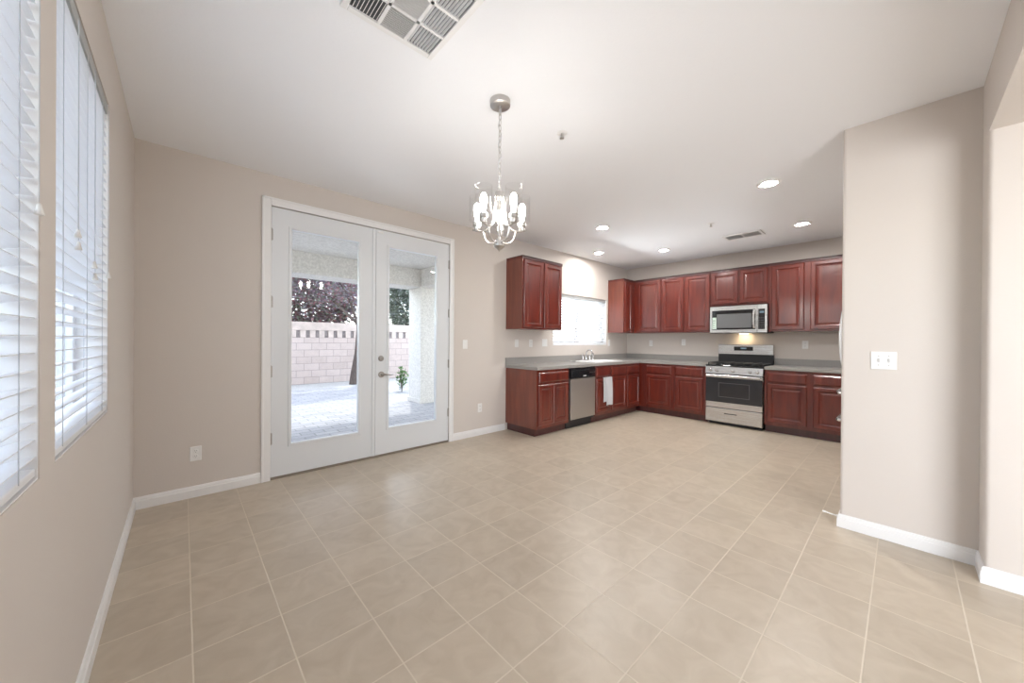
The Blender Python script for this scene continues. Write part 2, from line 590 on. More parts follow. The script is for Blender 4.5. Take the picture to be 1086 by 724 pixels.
def leaf(name, x0, x1, g0, g1, hinge_x, label):
    t = thing(name, label, 'door', (x0, YA + .002, .024), 0, None, 'structure')
    W, H = x1 - x0, 2.436
    a0, a1, z0, z1 = g0 - x0, g1 - x0, .30 - .024, 2.29 - .024
    f = bmesh.new()
    for lo, hi in (((0, 0, 0), (a0, .044, H)), ((a1, 0, 0), (W, .044, H)), ((a0, 0, 0), (a1, .044, z0)), ((a0, 0, z1), (a1, .044, H))):
        bm_box(f, lo, hi)
    obj('panel', f, 'door', t)
    s = bmesh.new()
    e = .022
    for lo, hi in (((a0 - e, -.008, z0 - e), (a0 + .004, .05, z1 + e)), ((a1 - .004, -.008, z0 - e), (a1 + e, .05, z1 + e)),
                   ((a0, -.008, z0 - e), (a1, .05, z0 + .004)), ((a0, -.008, z1 - .004), (a1, .05, z1 + e))):
        bm_box(s, lo, hi, .004)
    obj('glazing_frame', s, 'door', t)
    obj('glass_pane', B(((a0, .018, z0), (a1, .024, z1))), 'glass', t)
    for z in (2.21, 1.605, .978, .372):
        h = bmesh.new()
        hx = hinge_x - x0
        bm_cyl(h, (hx, -.006, z - .05 - .024), (hx, -.006, z + .05 - .024), .007, seg=12)
        bm_cyl(h, (hx, -.006, z - .055 - .024), (hx, -.006, z - .05 - .024), .005, seg=10)
        bm_cyl(h, (hx, -.006, z + .05 - .024), (hx, -.006, z + .056 - .024), .005, seg=10)
        bm_box(h, (hx - .012, -.003, z - .05 - .024), (hx + .012, .0005, z + .05 - .024))
        obj('hinge', h, 'hinge', t, True)
    return t
d1 = leaf('door_1', .582, 1.521, .737, 1.352, .580, 'left leaf of the white glazed french doors')
d2 = leaf('door_2', 1.527, 2.443, 1.671, 2.271, 2.444, 'right leaf of the french doors with lever and deadbolt')
obj('astragal', B(((.905, -.010, 0), (.938, 0, 2.436)), bev=.003), 'door', d1)
k = bmesh.new()
bm_lathe(k, [(0.0, -.012), (.031, -.010), (.033, -.004), (.033, 0)], (1.590 - 1.527, 0, .893 - .024), 20, 'Y')
bm_cyl(k, (.063, -.045, .869), (.063, -.008, .869), .012, seg=12)
bm_tube(k, bez((.063, -.045, .869), (.10, -.052, .880), (.13, -.050, .850), (.175, -.046, .868), 10), [.012, .012, .011, .010, .009, .008, .008, .007, .007, .006, .005], 10)
obj('lever_handle', k, 'hinge', d2, True)
k = bmesh.new()
bm_lathe(k, [(0.0, -.020), (.020, -.019), (.030, -.008), (.032, 0)], (1.586 - 1.527, 0, 1.067 - .024), 20, 'Y')
bm_box(k, (.054, -.034, 1.043 - .014), (.064, -.015, 1.043 + .014), .003)
obj('deadbolt', k, 'hinge', d2, True)
obj('flush_bolt', B(((.015, -.008, 2.40), (.075, 0, 2.418)), bev=.003), 'plate', d2)

# ------------------------------------------------------------------ windows
def window(name, label, w, h, loc, rz, mullion, depth=.10):
    """local: x along width, y outwards, z up; vinyl frame and panes set back in the recess"""
    t = thing(name, label, 'window', loc, rz, None, 'structure')
    y0, y1 = depth, depth + .05
    f = bmesh.new()
    e = .05
    for lo, hi in (((0, y0, 0), (e, y1, h)), ((w - e, y0, 0), (w, y1, h)), ((e, y0, 0), (w - e, y1, e)), ((e, y0, h - e), (w - e, y1, h))):
        bm_box(f, lo, hi, .004)
    if mullion == 'V': bm_box(f, (w / 2 - .03, y0 + .005, e), (w / 2 + .03, y1, h - e), .004)
    else: bm_box(f, (e, y0 + .005, h / 2 - .03), (w - e, y1, h / 2 + .03), .004)
    obj('window_frame', f, 'vinyl', t)
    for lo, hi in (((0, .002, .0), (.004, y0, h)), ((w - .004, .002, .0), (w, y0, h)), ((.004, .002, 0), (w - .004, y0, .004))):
        obj('lit_reveal_board', B((lo, hi)), 'white', t)  # added boards, their white stands in for daylight on the reveals
    if mullion == 'V': ps = [((e, y0 + .02, e), (w / 2 - .03, y0 + .026, h - e)), ((w / 2 + .03, y0 + .02, e), (w - e, y0 + .026, h - e))]
    else: ps = [((e, y0 + .02, e), (w - e, y0 + .026, h / 2 - .03)), ((e, y0 + .02, h / 2 + .03), (w - e, y0 + .026, h - e))]
    for p in ps: obj('glass_pane', B(p), 'glass', t)
    return t
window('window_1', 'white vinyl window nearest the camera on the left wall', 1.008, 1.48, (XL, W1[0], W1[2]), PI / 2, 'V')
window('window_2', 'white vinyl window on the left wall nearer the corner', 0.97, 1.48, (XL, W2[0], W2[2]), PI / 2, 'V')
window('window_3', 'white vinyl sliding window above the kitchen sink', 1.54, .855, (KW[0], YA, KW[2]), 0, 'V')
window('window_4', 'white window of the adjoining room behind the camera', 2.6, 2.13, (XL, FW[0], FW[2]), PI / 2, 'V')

def blind(name, label, w, h, loc, rz, tilt, sx, yc=.03, pitch=.0425, cords=(), tassels=(), slat_w=.05):
    """local: x along width, y outwards (slats centred at y=yc), z up from the bottom of the recess"""
    t = thing(name, label, 'window blind', loc, rz, 'white slatted window blinds')
    obj('headrail', B(((0, yc - .027, h - .052), (w, yc + .027, h - .002)), bev=.003), 'rail', t)
    s = bmesh.new()
    z = .055
    top = h - .075
    n = int((top - z) / pitch)
    pitch = (top - z) / n
    ca, sa = math.cos(tilt), math.sin(tilt)
    for i in range(n + 1):
        zz = z + i * pitch
        prof = []
        for q in (-1, -.5, 0, .5, 1):
            yy, hh = q * slat_w / 2, .0025 * (1 - q * q)
            prof.append((yy, hh))
        prof = prof + [(a, b - .0028) for a, b in reversed(prof)]
        L, Rr = [], []
        for a, b in prof:
            yy = yc + a * ca - b * sa
            zc = zz + a * sa + b * ca
            L.append(s.verts.new((0.003, yy, zc)))
            Rr.append(s.verts.new((w - .003, yy, zc)))
        m = len(prof)
        for k in range(m):
            j = (k + 1) % m
            s.faces.new((L[k], L[j], Rr[j], Rr[k]))
        s.faces.new(L[::-1]); s.faces.new(Rr)
    obj('slats', s, 'blind', t)
    obj('bottom_rail', B(((.003, yc - .026, .010), (w - .003, yc + .026, .030)), bev=.003), 'blind', t)
    for x in sx:
        for y in (yc - slat_w / 2 - .002, yc + slat_w / 2 + .002):
            c = bmesh.new()
            bm_cyl(c, (x, y, .025), (x, y, h - .05), .0011, seg=6)
            obj('ladder_cord', c, 'cord', t)
    for x, zt in tassels:
        g = bmesh.new()
        y = yc - slat_w / 2 - .012
        bm_cyl(g, (x, y, zt + .02), (x, y, h - .055), .0009, seg=6)
        lc = obj('lift_cord', g, 'cord', t)
        g = bmesh.new()
        bm_lathe(g, [(0.0, 0), (.0085, .0), (.009, .003), (.005, .019), (.0042, .026), (.0016, .029), (0, .029)], (x, y, zt - .012), 14)
        obj('tassel', g, 'tassel', lc, True)
    return t
blind('window_blind', 'white slatted blind nearest the camera at the left edge', .992, 1.48, (XL, .4775, .915), PI / 2, math.radians(-9), (.12, .49, .86), tassels=[(.955, .67)])
blind('window_blind', 'white slatted blind on the left wall beside the room corner', .956, 1.48, (XL, 1.637, .915), PI / 2, math.radians(-9), (.10, .47, .82),
      tassels=[(.235, .705), (.245, .665), (.54, .645), (.555, .60), (.90, .65)])
blind('window_blind', 'white slatted blind over the kitchen sink', 1.51, .845, (4.435, YA, 1.205), 0, math.radians(-32), (.15, .55, .95, 1.36), yc=.035, pitch=.043)

# ------------------------------------------------------------------ cabinets
def panel_bm(x0, x1, z0, z1, y=0.0, raised=True):
    bm = bmesh.new()
    if raised:
        steps = [(0, 0), (0, -.013), (.008, -.021), (.050, -.021), (.057, -.011), (.066, -.009), (.088, -.017), (.092, -.017)]
        lim = min(x1 - x0, z1 - z0) / 2 - .012
        sc = min(1, lim / .092)
        steps = [(a * sc, b) for a, b in steps]
    else:
        steps = [(0, 0), (0, -.010), (.006, -.015), (.020, -.021)]
    rings = []
    for i, d in steps:
        rings.append([bm.verts.new(v) for v in ((x0 + i, y + d, z0 + i), (x1 - i, y + d, z0 + i), (x1 - i, y + d, z1 - i), (x0 + i, y + d, z1 - i))])
    for a, b in zip(rings, rings[1:]):
        for k in range(4):
            j = (k + 1) % 4
            bm.faces.new((a[k], a[j], b[j], b[k]))
    bm.faces.new(rings[0][::-1]); bm.faces.new(rings[-1])
    return bm

def base_cabinet(label, loc, rz, W, doors, drawers, depth=.606, end_left=False, false=()):
    t = thing('base_cabinet', label, 'cabinet', loc, rz, 'cherry base cabinets')
    if false:
        obj('body', B(((0, 0, .105), (.018, depth, .884)), ((W - .018, 0, .105), (W, depth, .884)), ((.018, 0, .105), (W - .018, depth, .123)),
                      ((.018, depth - .01, .123), (W - .018, depth, .884)), ((.018, 0, .123), (W - .018, .018, .884))), 'cherry', t)
    else:
        obj('body', B(((0, 0, .105), (W, depth, .884))), 'cherry', t)
    x0 = .03 if end_left else 0
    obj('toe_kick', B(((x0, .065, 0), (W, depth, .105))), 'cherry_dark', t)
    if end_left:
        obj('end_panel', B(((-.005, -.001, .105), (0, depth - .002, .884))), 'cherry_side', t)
    for a, b in drawers: obj('drawer', panel_bm(a, b, .712, .850, -.0005, False), 'cherry', t)
    for a, b in false: obj('false_drawer_front', panel_bm(a, b, .712, .850, -.0005, False), 'cherry', t)
    for a, b in doors: obj('door', panel_bm(a, b, .152, .688, -.0005), 'cherry', t)
    return t
YF, XF = YA - .61, XB - .61   # faces of the two base runs
base_cabinet('cherry base cabinet at the end of the sink run beside the doorway wall', (3.400, YF, 0), 0, .660,
             [(.025, .318), (.322, .630)], [(.035, .630)], end_left=True)
DWX = 4.072
base_cabinet('cherry sink base cabinet with the towel hanging on its door', (4.708, YF, 0), 0, .925,
             [(.022, .437), (.455, .905)], [], false=[(.022, .437), (.455, .905)])
base_cabinet('narrow cherry base cabinet in the inner corner beside the sink base', (5.635, YF, 0), 0, .47,
             [(.015, .435)], [(.015, .435)], depth=.60)
base_cabinet('cherry base cabinet with two doors left of the range', (XF, YF + .60, 0), -PI / 2, 1.722,
             [(.734, 1.170), (1.234, 1.680)], [(.734, 1.170), (1.234, 1.680)])
base_cabinet('cherry base cabinet with two doors right of the range', (XF, 1.329, 0), -PI / 2, .96,
             [(.036, .474), (.542, .93)], [(.036, .474), (.542, .93)])

def upper_cabinet(label, loc, rz, W, z0, z1, doors, depth=.328, end=None, crown=True):
    t = thing('upper_cabinet', label, 'cabinet', loc, rz, 'cherry wall cabinets')
    obj('body', B(((0, 0, z0), (W, depth, z1))), 'cherry', t)
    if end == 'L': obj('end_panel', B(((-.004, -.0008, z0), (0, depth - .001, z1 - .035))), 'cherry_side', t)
    if crown:
        a = -.010 if end == 'L' else 0
        wf = .362 if W == .705 else W
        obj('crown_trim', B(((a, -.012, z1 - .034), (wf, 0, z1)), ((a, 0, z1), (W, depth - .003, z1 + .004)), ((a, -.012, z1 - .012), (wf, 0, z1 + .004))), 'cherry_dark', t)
    for a, b in doors: obj('door', panel_bm(a, b, z0 + .022, z1 - .045, -.0005), 'cherry', t)
    return t
YU, XU = YA - .33, XB - .33
upper_cabinet('cherry wall cabinet hanging alone left of the sink window', (3.398, YU, 0), 0, .832, 1.432, 2.432, [(.018, .405), (.428, .812)], end='L')
upper_cabinet('narrow cherry wall cabinet in the corner right of the sink window', (6.012, YU, 0), 0, .705, 1.432, 2.432, [(.025, .275)], end='L')
upper_cabinet('cherry wall cabinet with one door next to the kitchen corner', (XU, YU - .001, 0), -PI / 2, .539, 1.432, 2.432, [(.068, .527)])
upper_cabinet('cherry wall cabinet with two doors left of the microwave', (XU, YU - .541, 0), -PI / 2, .826, 1.432, 2.432, [(.015, .394), (.424, .812)])
upper_cabinet('short cherry wall cabinet above the microwave', (XU, 2.132, 0), -PI / 2, .788, 1.852, 2.432, [(.012, .390), (.414, .772)])
upper_cabinet('cherry wall cabinet with two doors right of the microwave', (XU, 1.341, 0), -PI / 2, .95, 1.432, 2.432, [(.034, .408), (.476, .90)])

# ------------------------------------------------------------------ countertops
SX0, SX1, SY0, SY1 = 4.80, 5.58, 3.30, 3.74      # sink cut-out
ZC0, ZC1 = .886, .926
t = thing('countertop', 'grey laminate countertop running round the corner with the sink', 'countertop', (3.385, YF - .025, ZC0), 0, None)
ox, oy = 3.385, YF - .025
bm = bmesh.new()
yb, xr = YA - .001 - oy, XB - .001 - ox
sx0, sx1, sy0, sy1 = SX0 - ox, SX1 - ox, SY0 - oy, SY1 - oy
h = ZC1 - ZC0
for lo, hi in (((0, 0, 0), (sx0, yb, h)), ((sx0, 0, 0), (sx1, sy0, h)), ((sx0, sy1, 0), (sx1, yb, h)), ((sx1, 0, 0), (xr, yb, h)),
               ((XF - .025 - ox, 2.102 - oy, 0), (xr, 0, h))):
    bm_box(bm, lo, hi)
obj('slab', bm, 'counter', t)
obj('backsplash', B(((0, yb - .02, h), (xr, yb, h + .10)), ((xr - .02, 2.102 - oy, h), (xr, yb - .02, h + .10))), 'counter', t)
t = thing('countertop', 'short grey laminate countertop right of the range', 'countertop', (XF - .025, .37, ZC0), 0, None)
obj('slab', B(((0, 0, 0), (.634, .958, h)), bev=.003), 'counter', t)
obj('backsplash', B(((.614, 0, h), (.634, .958, h + .10))), 'counter', t)

# sink
t = thing('sink', 'white double bowl drop-in sink under the kitchen window', 'sink', (SX0, SY0, ZC1), 0)
bm = bmesh.new()
Wk, Dk = SX1 - SX0, SY1 - SY0
def bowl(bm, x0, x1, y0, y1, depth):
    seq = [(0, .012), (.012, .012), (.022, .004), (.03, -.02), (.045, -depth + .02), (.07, -depth)]
    rings = []
    for i, z in seq:
        rr = []
        for cx, cy, a0 in ((x0, y0, PI), (x1, y0, 1.5 * PI), (x1, y1, 0), (x0, y1, .5 * PI)):
            rad = .05
            px = cx + (i + rad) * (1 if cx == x0 else -1)
            py = cy + (i + rad) * (1 if cy == y0 else -1)
            for k in range(4):
                a = a0 + k / 3 * PI / 2
                rr.append(bm.verts.new((px + rad * math.cos(a), py + rad * math.sin(a), z)))
        rings.append(rr)
    m = len(rings[0])
    for a, b in zip(rings, rings[1:]):
        for k in range(m):
            bm.faces.new((a[k], a[(k + 1) % m], b[(k + 1) % m], b[k]))
    bm.faces.new(rings[-1])
bowl(bm, .0, Wk / 2, .0, Dk - .07, .16)
bowl(bm, Wk / 2, Wk, .0, Dk - .07, .16)
obj('bowl', bm, 'enamel', t, True)
bm = bmesh.new()
e = .025
for lo, hi in (((-e, -e, .0005), (Wk + e, .012, .014)), ((-e, Dk - .085, .0005), (Wk + e, Dk + e, .014)), ((-e, .0, .0005), (.012, Dk, .014)),
               ((Wk - .012, 0, .0005), (Wk + e, Dk, .014)), ((Wk / 2 - .015, 0, -.01), (Wk / 2 + .015, Dk - .06, .014))):
    bm_box(bm, lo, hi, .005)
obj('rim', bm, 'enamel', t)
t = thing('faucet', 'chrome two-handle faucet behind the sink', 'faucet', (5.17, SY1 - .02, ZC1 + .0145), 0)
bm = bmesh.new(); bm_box(bm, (-.13, -.028, 0), (.13, .028, .016), .007)
bm_lathe(bm, [(.024, .014), (.022, .06), (.016, .085), (0, .09)], (0, 0, 0), 16)
obj('base', bm, 'chrome', t, True)
bm = bmesh.new()
bm_tube(bm, bez((0, 0, .06), (0, .01, .20), (-.05, -.14, .22), (-.07, -.17, .115), 14), .012, 12)
bm_cyl(bm, (-.07, -.17, .118), (-.072, -.174, .095), .014, seg=12)
obj('spout', bm, 'chrome', t, True)
for s in (-1, 1):
    bm = bmesh.new()
    bm_lathe(bm, [(.02, .014), (.017, .05), (.02, .07), (.012, .085), (0, .087)], (s * .10, 0, 0), 14)
    bm_tube(bm, [(s * .10, 0, .075), (s * .125, -.02, .10), (s * .14, -.03, .115)], [.008, .007, .006], 8)
    obj('handle', bm, 'chrome', t, True)
bm = bmesh.new()
bm_lathe(bm, [(.02, 0), (.018, .03), (.013, .05), (.016, .10), (.010, .12), (0, .122)], (.20, 0, 0), 14)
obj('side_sprayer', bm, 'chrome', t, True)

# ------------------------------------------------------------------ dishwasher
t = thing('dishwasher', 'stainless dishwasher with black control panel in the sink run', 'dishwasher', (DWX, YF, 0), 0)
obj('body', B(((0, .012, .10), (.624, .58, .872))), 'black_matte', t)
obj('toe_kick', B(((.005, .06, 0), (.619, .56, .10))), 'black_matte', t)
obj('door', B(((.014, -.022, .135), (.610, .010, .724)), bev=.005), 'steel_v', t)
bm = bmesh.new()
bm_box(bm, (.014, -.028, .728), (.610, .012, .868), .006)
bm_box(bm, (.19, -.034, .815), (.43, -.024, .838), .004)
cp = obj('control_panel', bm, 'black', t)
obj('badge', B(((.30, -.0305, .752), (.37, -.027, .764))), 'plate', cp)
for i in range(4): obj('button', B(((.46 + i * .034, -.0305, .792), (.482 + i * .034, -.0265, .804))), 'hinge', cp)

# ------------------------------------------------------------------ towel on the sink cabinet door
t = bmesh.new()
def towel_sheet(bm, x0, x1, z_top, z_bot, y, wob, skew=0, th=.007, n=12, m=10):
    gf, gb = [], []
    for i in range(m + 1):
        rf, rb = [], []
        for j in range(n + 1):
            u, v = j / n, i / m
            x = x0 + (x1 - x0) * u + skew * v
            z = z_top + (z_bot - z_top) * v + .004 * math.sin(u * 5)
            yy = y - wob * v * (.5 + .5 * math.sin(u * 9 + v * 2)) - .006 * math.sin(v * PI)
            rf.append(bm.verts.new((x, yy, z))); rb.append(bm.verts.new((x, yy + th, z)))
        gf.append(rf); gb.append(rb)
    for i in range(m):
        for j in range(n):
            bm.faces.new((gf[i][j], gf[i][j + 1], gf[i + 1][j + 1], gf[i + 1][j]))
            bm.faces.new((gb[i][j], gb[i + 1][j], gb[i + 1][j + 1], gb[i][j + 1]))
    for i in range(m):
        bm.faces.new((gf[i][0], gf[i + 1][0], gb[i + 1][0], gb[i][0]))
        bm.faces.new((gf[i][n], gb[i][n], gb[i + 1][n], gf[i + 1][n]))
    for j in range(n):
        bm.faces.new((gf[0][j], gb[0][j], gb[0][j + 1], gf[0][j + 1]))
        bm.faces.new((gf[m][j], gf[m][j + 1], gb[m][j + 1], gb[m][j]))
tx = 4.90
tt = thing('hand_towel', 'folded pale grey hand towel hanging over the sink cabinet door', 'towel', (tx, YF, .25), 0)
towel_sheet(t, .0, .17, .438, .055, -.031, .005)
obj('back_fold', t, 'towel', tt, True)
t = bmesh.new()
towel_sheet(t, .045, .225, .442, .0, -.041, .008, .025)
bm_box(t, (.01, -.041, .4395), (.222, -.003, .4445), .002)
obj('front_fold', t, 'towel', tt, True)

# ------------------------------------------------------------------ range
t = thing('range', 'stainless steel gas range with black oven window', 'range', (XF, 2.098, 0), -PI / 2)
Wd = .764
obj('body', B(((.004, .0, .045), (Wd - .004, .58, .895)), ((.03, .05, 0), (Wd - .03, .55, .045))), 'black_matte', t)
bm = bmesh.new(); bm_box(bm, (.006, -.045, .052), (Wd - .006, -.002, .262), .008)
dr = obj('drawer', bm, 'steel', t)
obj('handle', B(((.27, -.0495, .180), (.44, -.044, .192)), bev=.002), 'black_matte', dr)
bm = bmesh.new(); bm_box(bm, (.006, -.045, .268), (Wd - .006, -.002, .775), .008)
dr = obj('oven_door', bm, 'steel', t)
gl = obj('oven_glass', B(((.008, -.049, .352), (Wd - .008, -.044, .728)), bev=.002), 'oven_glass', dr)
bm = bmesh.new()
for lo, hi in (((.19, -.0502, .435), (.60, -.0488, .441)), ((.19, -.0502, .645), (.60, -.0488, .651)), ((.19, -.0502, .441), (.196, -.0488, .645)), ((.594, -.0502, .441), (.60, -.0488, .645))): bm_box(bm, lo, hi)
obj('window_outline', bm, plain('window_band', (.10, .10, .11), .3), dr)
bm = bmesh.new()
bm_tube(bm, bez((.03, -.09, .755), (.25, -.098, .755), (.51, -.098, .755), (Wd - .03, -.09, .755), 12), .016, 14)
for x in (.06, Wd - .06): bm_box(bm, (x - .012, -.09, .745), (x + .012, -.044, .767), .003)
obj('handle', bm, 'steel', dr, True)
bm = bmesh.new()
vs = [(-.03, .785), (-.055, .79), (-.035, .895), (.06, .905), (.06, .785)]
L = [bm.verts.new((.004, a, b)) for a, b in vs]; R = [bm.verts.new((Wd - .004, a, b)) for a, b in vs]
for i in range(5): bm.faces.new((L[i], L[(i + 1) % 5], R[(i + 1) % 5], R[i]))
bm.faces.new(L[::-1]); bm.faces.new(R)
cp = obj('control_panel', bm, 'steel', t)
for x in (.075, .165, .382, .60, .69):
    bm = bmesh.new()
    bm_lathe(bm, [(.026, 0), (.026, -.006), (.021, -.01), (.018, -.034), (0, -.036)], (x, -.046, .842), 18, 'Y')
    bm_box(bm, (x - .003, -.085, .825), (x + .003, -.078, .860), .001)
    obj('knob', bm, 'steel', cp, True)
obj('cooktop', B(((.0, -.03, .896), (Wd, .55, .918)), bev=.004), 'black', t)
for x0, x1 in ((.02, .255), (.262, .502), (.509, .744)):
    bm = bmesh.new()
    for y in (.02, .25, .48): bm_box(bm, (x0, y - .006, .942), (x1, y + .006, .956), .002)
    for x in (x0 + .006, (x0 + x1) / 2, x1 - .006): bm_box(bm, (x - .006, .02, .942), (x + .006, .48, .956), .002)
    for y in (.13, .37):
        bm_box(bm, (x0, y - .005, .944), (x1, y + .005, .956), .002)
    for x in (x0 + .006, x1 - .006):
        for y in (.02, .48): bm_box(bm, (x - .006, y - .006, .918), (x + .006, y + .006, .944))
    obj('grate', bm, 'iron', t)
for x, y in ((.137, .13), (.137, .37), (.382, .25), (.627, .13), (.627, .37)):
    bm = bmesh.new(); bm_lathe(bm, [(.05, .918), (.05, .926), (.036, .928), (.036, .938), (0, .94)], (x, y, 0), 20)
    obj('burner', bm, 'iron', t, True)
bm = bmesh.new()
bm_box(bm, (.0, .545, .90), (Wd, .595, 1.075))
obj('riser', bm, 'black_matte', t)
bm = bmesh.new()
bm_box(bm, (.0, .525, 1.07), (Wd, .597, 1.235), .008)
bg_ = obj('backguard', bm, 'steel', t)
obj('display', B(((.235, .521, 1.135), (.50, .528, 1.20)), bev=.002), 'black', bg_)
bm = bmesh.new()
bm_box(bm, (.33, .5195, 1.160), (.41, .5215, 1.185))
obj('clock', bm, 'display', bg_)

# ------------------------------------------------------------------ microwave
t = thing('microwave', 'stainless over-the-range microwave below the short cabinet', 'microwave', (XB - .41, 2.115, 1.412), -PI / 2)
Wm, Hm = .772, .425
obj('body', B(((.0, .012, .0), (Wm, .400, Hm)), bev=.003), 'black_matte', t)
bm = bmesh.new()
for lo, hi in (((0, -.012, .006), (.045, .012, Hm - .004)), ((.045, -.012, .006), (.645, .012, .060)), ((.045, -.012, Hm - .075), (.645, .012, Hm - .004)), ((.60, -.012, .06), (.645, .012, Hm - .075)), ((.045, -.002, .06), (.60, .012, Hm - .075))):
    bm_box(bm, lo, hi)
dr = obj('door', bm, 'steel', t)
bm = bmesh.new(); bm_box(bm, (.03, -.0135, .055), (.625, -.012, Hm - .068)); dg = obj('door_glass', bm, 'black', dr)
obj('screen', B(((.10, -.0148, .080), (.575, -.0133, Hm - .125))), 'micro_glass', dr)
bm = bmesh.new()
bm_tube(bm, bez((.612, -.02, .075), (.606, -.052, .12), (.606, -.052, Hm - .135), (.612, -.02, Hm - .085), 14), .017, 12)
obj('handle', bm, 'steel', dr, True)
obj('sticker', B(((.035, -.0150, .065), (.095, -.0135, .25))), 'sticker', dr)
for i in range(4): obj('print_line', B(((.042, -.0156, .09 + i * .035), (.042 + .04 * (.6 + .1 * i), -.0149, .098 + i * .035))), 'black_matte', dr)
bm = bmesh.new(); bm_box(bm, (.650, -.012, .006), (Wm, .012, Hm - .004), .002)
cp = obj('control_panel', bm, 'steel', t)
obj('keypad', B(((.662, -.0138, .055), (Wm - .028, -.0118, Hm - .068))), 'black', cp)
obj('clock', B(((.677, -.0146, Hm - .130), (.735, -.0136, Hm - .100))), 'display', cp)
M['keys'] = plain('keys', (.06, .06, .065), .4)
for i in range(5):
    for j in range(3): obj('key', B(((.672 + j * .025, -.0146, .075 + i * .035), (.688 + j * .025, -.0137, .090 + i * .035))), 'keys', cp)
obj('grease_filter', B(((.08, .06, -.004), (.70, .34, .0))), 'hinge', t)
obj('cooktop_lamp', B(((.34, .30, -.007), (.44, .35, -.003))), 'cooklight', t)

# ------------------------------------------------------------------ refrigerator behind the stub wall
t = thing('refrigerator', 'white refrigerator behind the wall stub, only its bowed handles showing', 'refrigerator', (4.905, .30, 0), PI)
Wr = .90
bm = bmesh.new(); bm_box(bm, (0, .03, .03), (Wr, .72, 1.78), .01); bm_box(bm, (.03, .06, 0), (Wr - .03, .68, .03))
obj('body', bm, 'fridge', t)
for a, b in ((.003, .447), (.453, .897)):
    bm = bmesh.new(); bm_box(bm, (a, -.030, .90), (b, .028, 1.775), .012)
    d = obj('door', bm, 'fridge', t)
    x = .425 if a < .1 else .475
    bm = bmesh.new(); bm_tube(bm, bez((x, -.032, .95), (x, -.101, 1.10), (x, -.101, 1.52), (x, -.032, 1.70), 16), .012, 12)
    obj('handle', bm, 'fridge', d, True)
for z0, z1, hz in ((.675, .893, .850), (.06, .668, .620)):
    bm = bmesh.new(); bm_box(bm, (.003, -.030, z0), (.897, .028, z1), .012)
    d = obj('drawer', bm, 'fridge', t)
    bm = bmesh.new(); bm_tube(bm, [(.10, -.03, hz), (.105, -.062, hz), (.13, -.072, hz), (.45, -.074, hz), (.77, -.072, hz), (.795, -.062, hz), (.80, -.03, hz)], .014, 12)
    obj('handle', bm, 'chrome', d, True)

# ------------------------------------------------------------------ chandelier
CXX, CYY = 1.430, 1.682
t = thing('chandelier', 'five-light brushed nickel chandelier with clear glass shades', 'chandelier', (CXX, CYY, CZ), 0)
def P_(r, a, z): return (r * math.cos(a), r * math.sin(a), z - CZ)
bm = bmesh.new(); bm_lathe(bm, [(.0, -.046), (.008, -.046), (.010, -.036), (.056, -.035), (.0615, -.031), (.063, 0), (0, 0)], (0, 0, 0), 32)
obj('canopy', bm, 'nickel', t, True)
bm = bmesh.new()
n = 15
for i in range(n):     # links of the chain
    zc = -.05 - (i + .5) * (.50 / n)
    ring = []
    for q in range(13):
        a = 2 * PI * q / 12
        x, z = .0085 * math.cos(a), .021 * math.sin(a)
        ring.append((x, 0, z + zc) if i % 2 else (0, x, z + zc))
    bm_tube(bm, ring, .0022, 6)
obj('chain', bm, 'nickel', t, True)
bm = bmesh.new()
pts = [(.010 * math.sin(k * 1.1) * min(1, k / 3, (24 - k) / 3), .010 * math.cos(k * 1.1) * min(1, k / 3, (24 - k) / 3), -.045 - k * (.515 / 24)) for k in range(25)]
bm_tube(bm, pts, .0022, 6)
obj('wire', bm, 'cord', t, True)
bm = bmesh.new()
bm_lathe(bm, [(0, 2.190 - CZ), (.012, 2.190 - CZ), (.030, 2.182 - CZ), (.031, 2.150 - CZ), (.026, 2.146 - CZ), (0, 2.146 - CZ)], (0, 0, 0), 24)
bm_cyl(bm, (0, 0, 1.87 - CZ), (0, 0, 2.15 - CZ), .006, seg=10)
ring = [(.012 * math.cos(q * PI / 6), 0, 2.203 - CZ + .012 * math.sin(q * PI / 6)) for q in range(13)]
bm_tube(bm, ring, .0025, 6)
bm_lathe(bm, [(0, 1.892 - CZ), (.026, 1.890 - CZ), (.028, 1.860 - CZ), (.036, 1.858 - CZ), (.036, 1.850 - CZ), (.018, 1.836 - CZ), (.005, 1.826 - CZ), (0, 1.815 - CZ)], (0, 0, 0), 24)
obj('body', bm, 'nickel', t, True)
base_a = math.atan2(.737, .676)
AR = .148
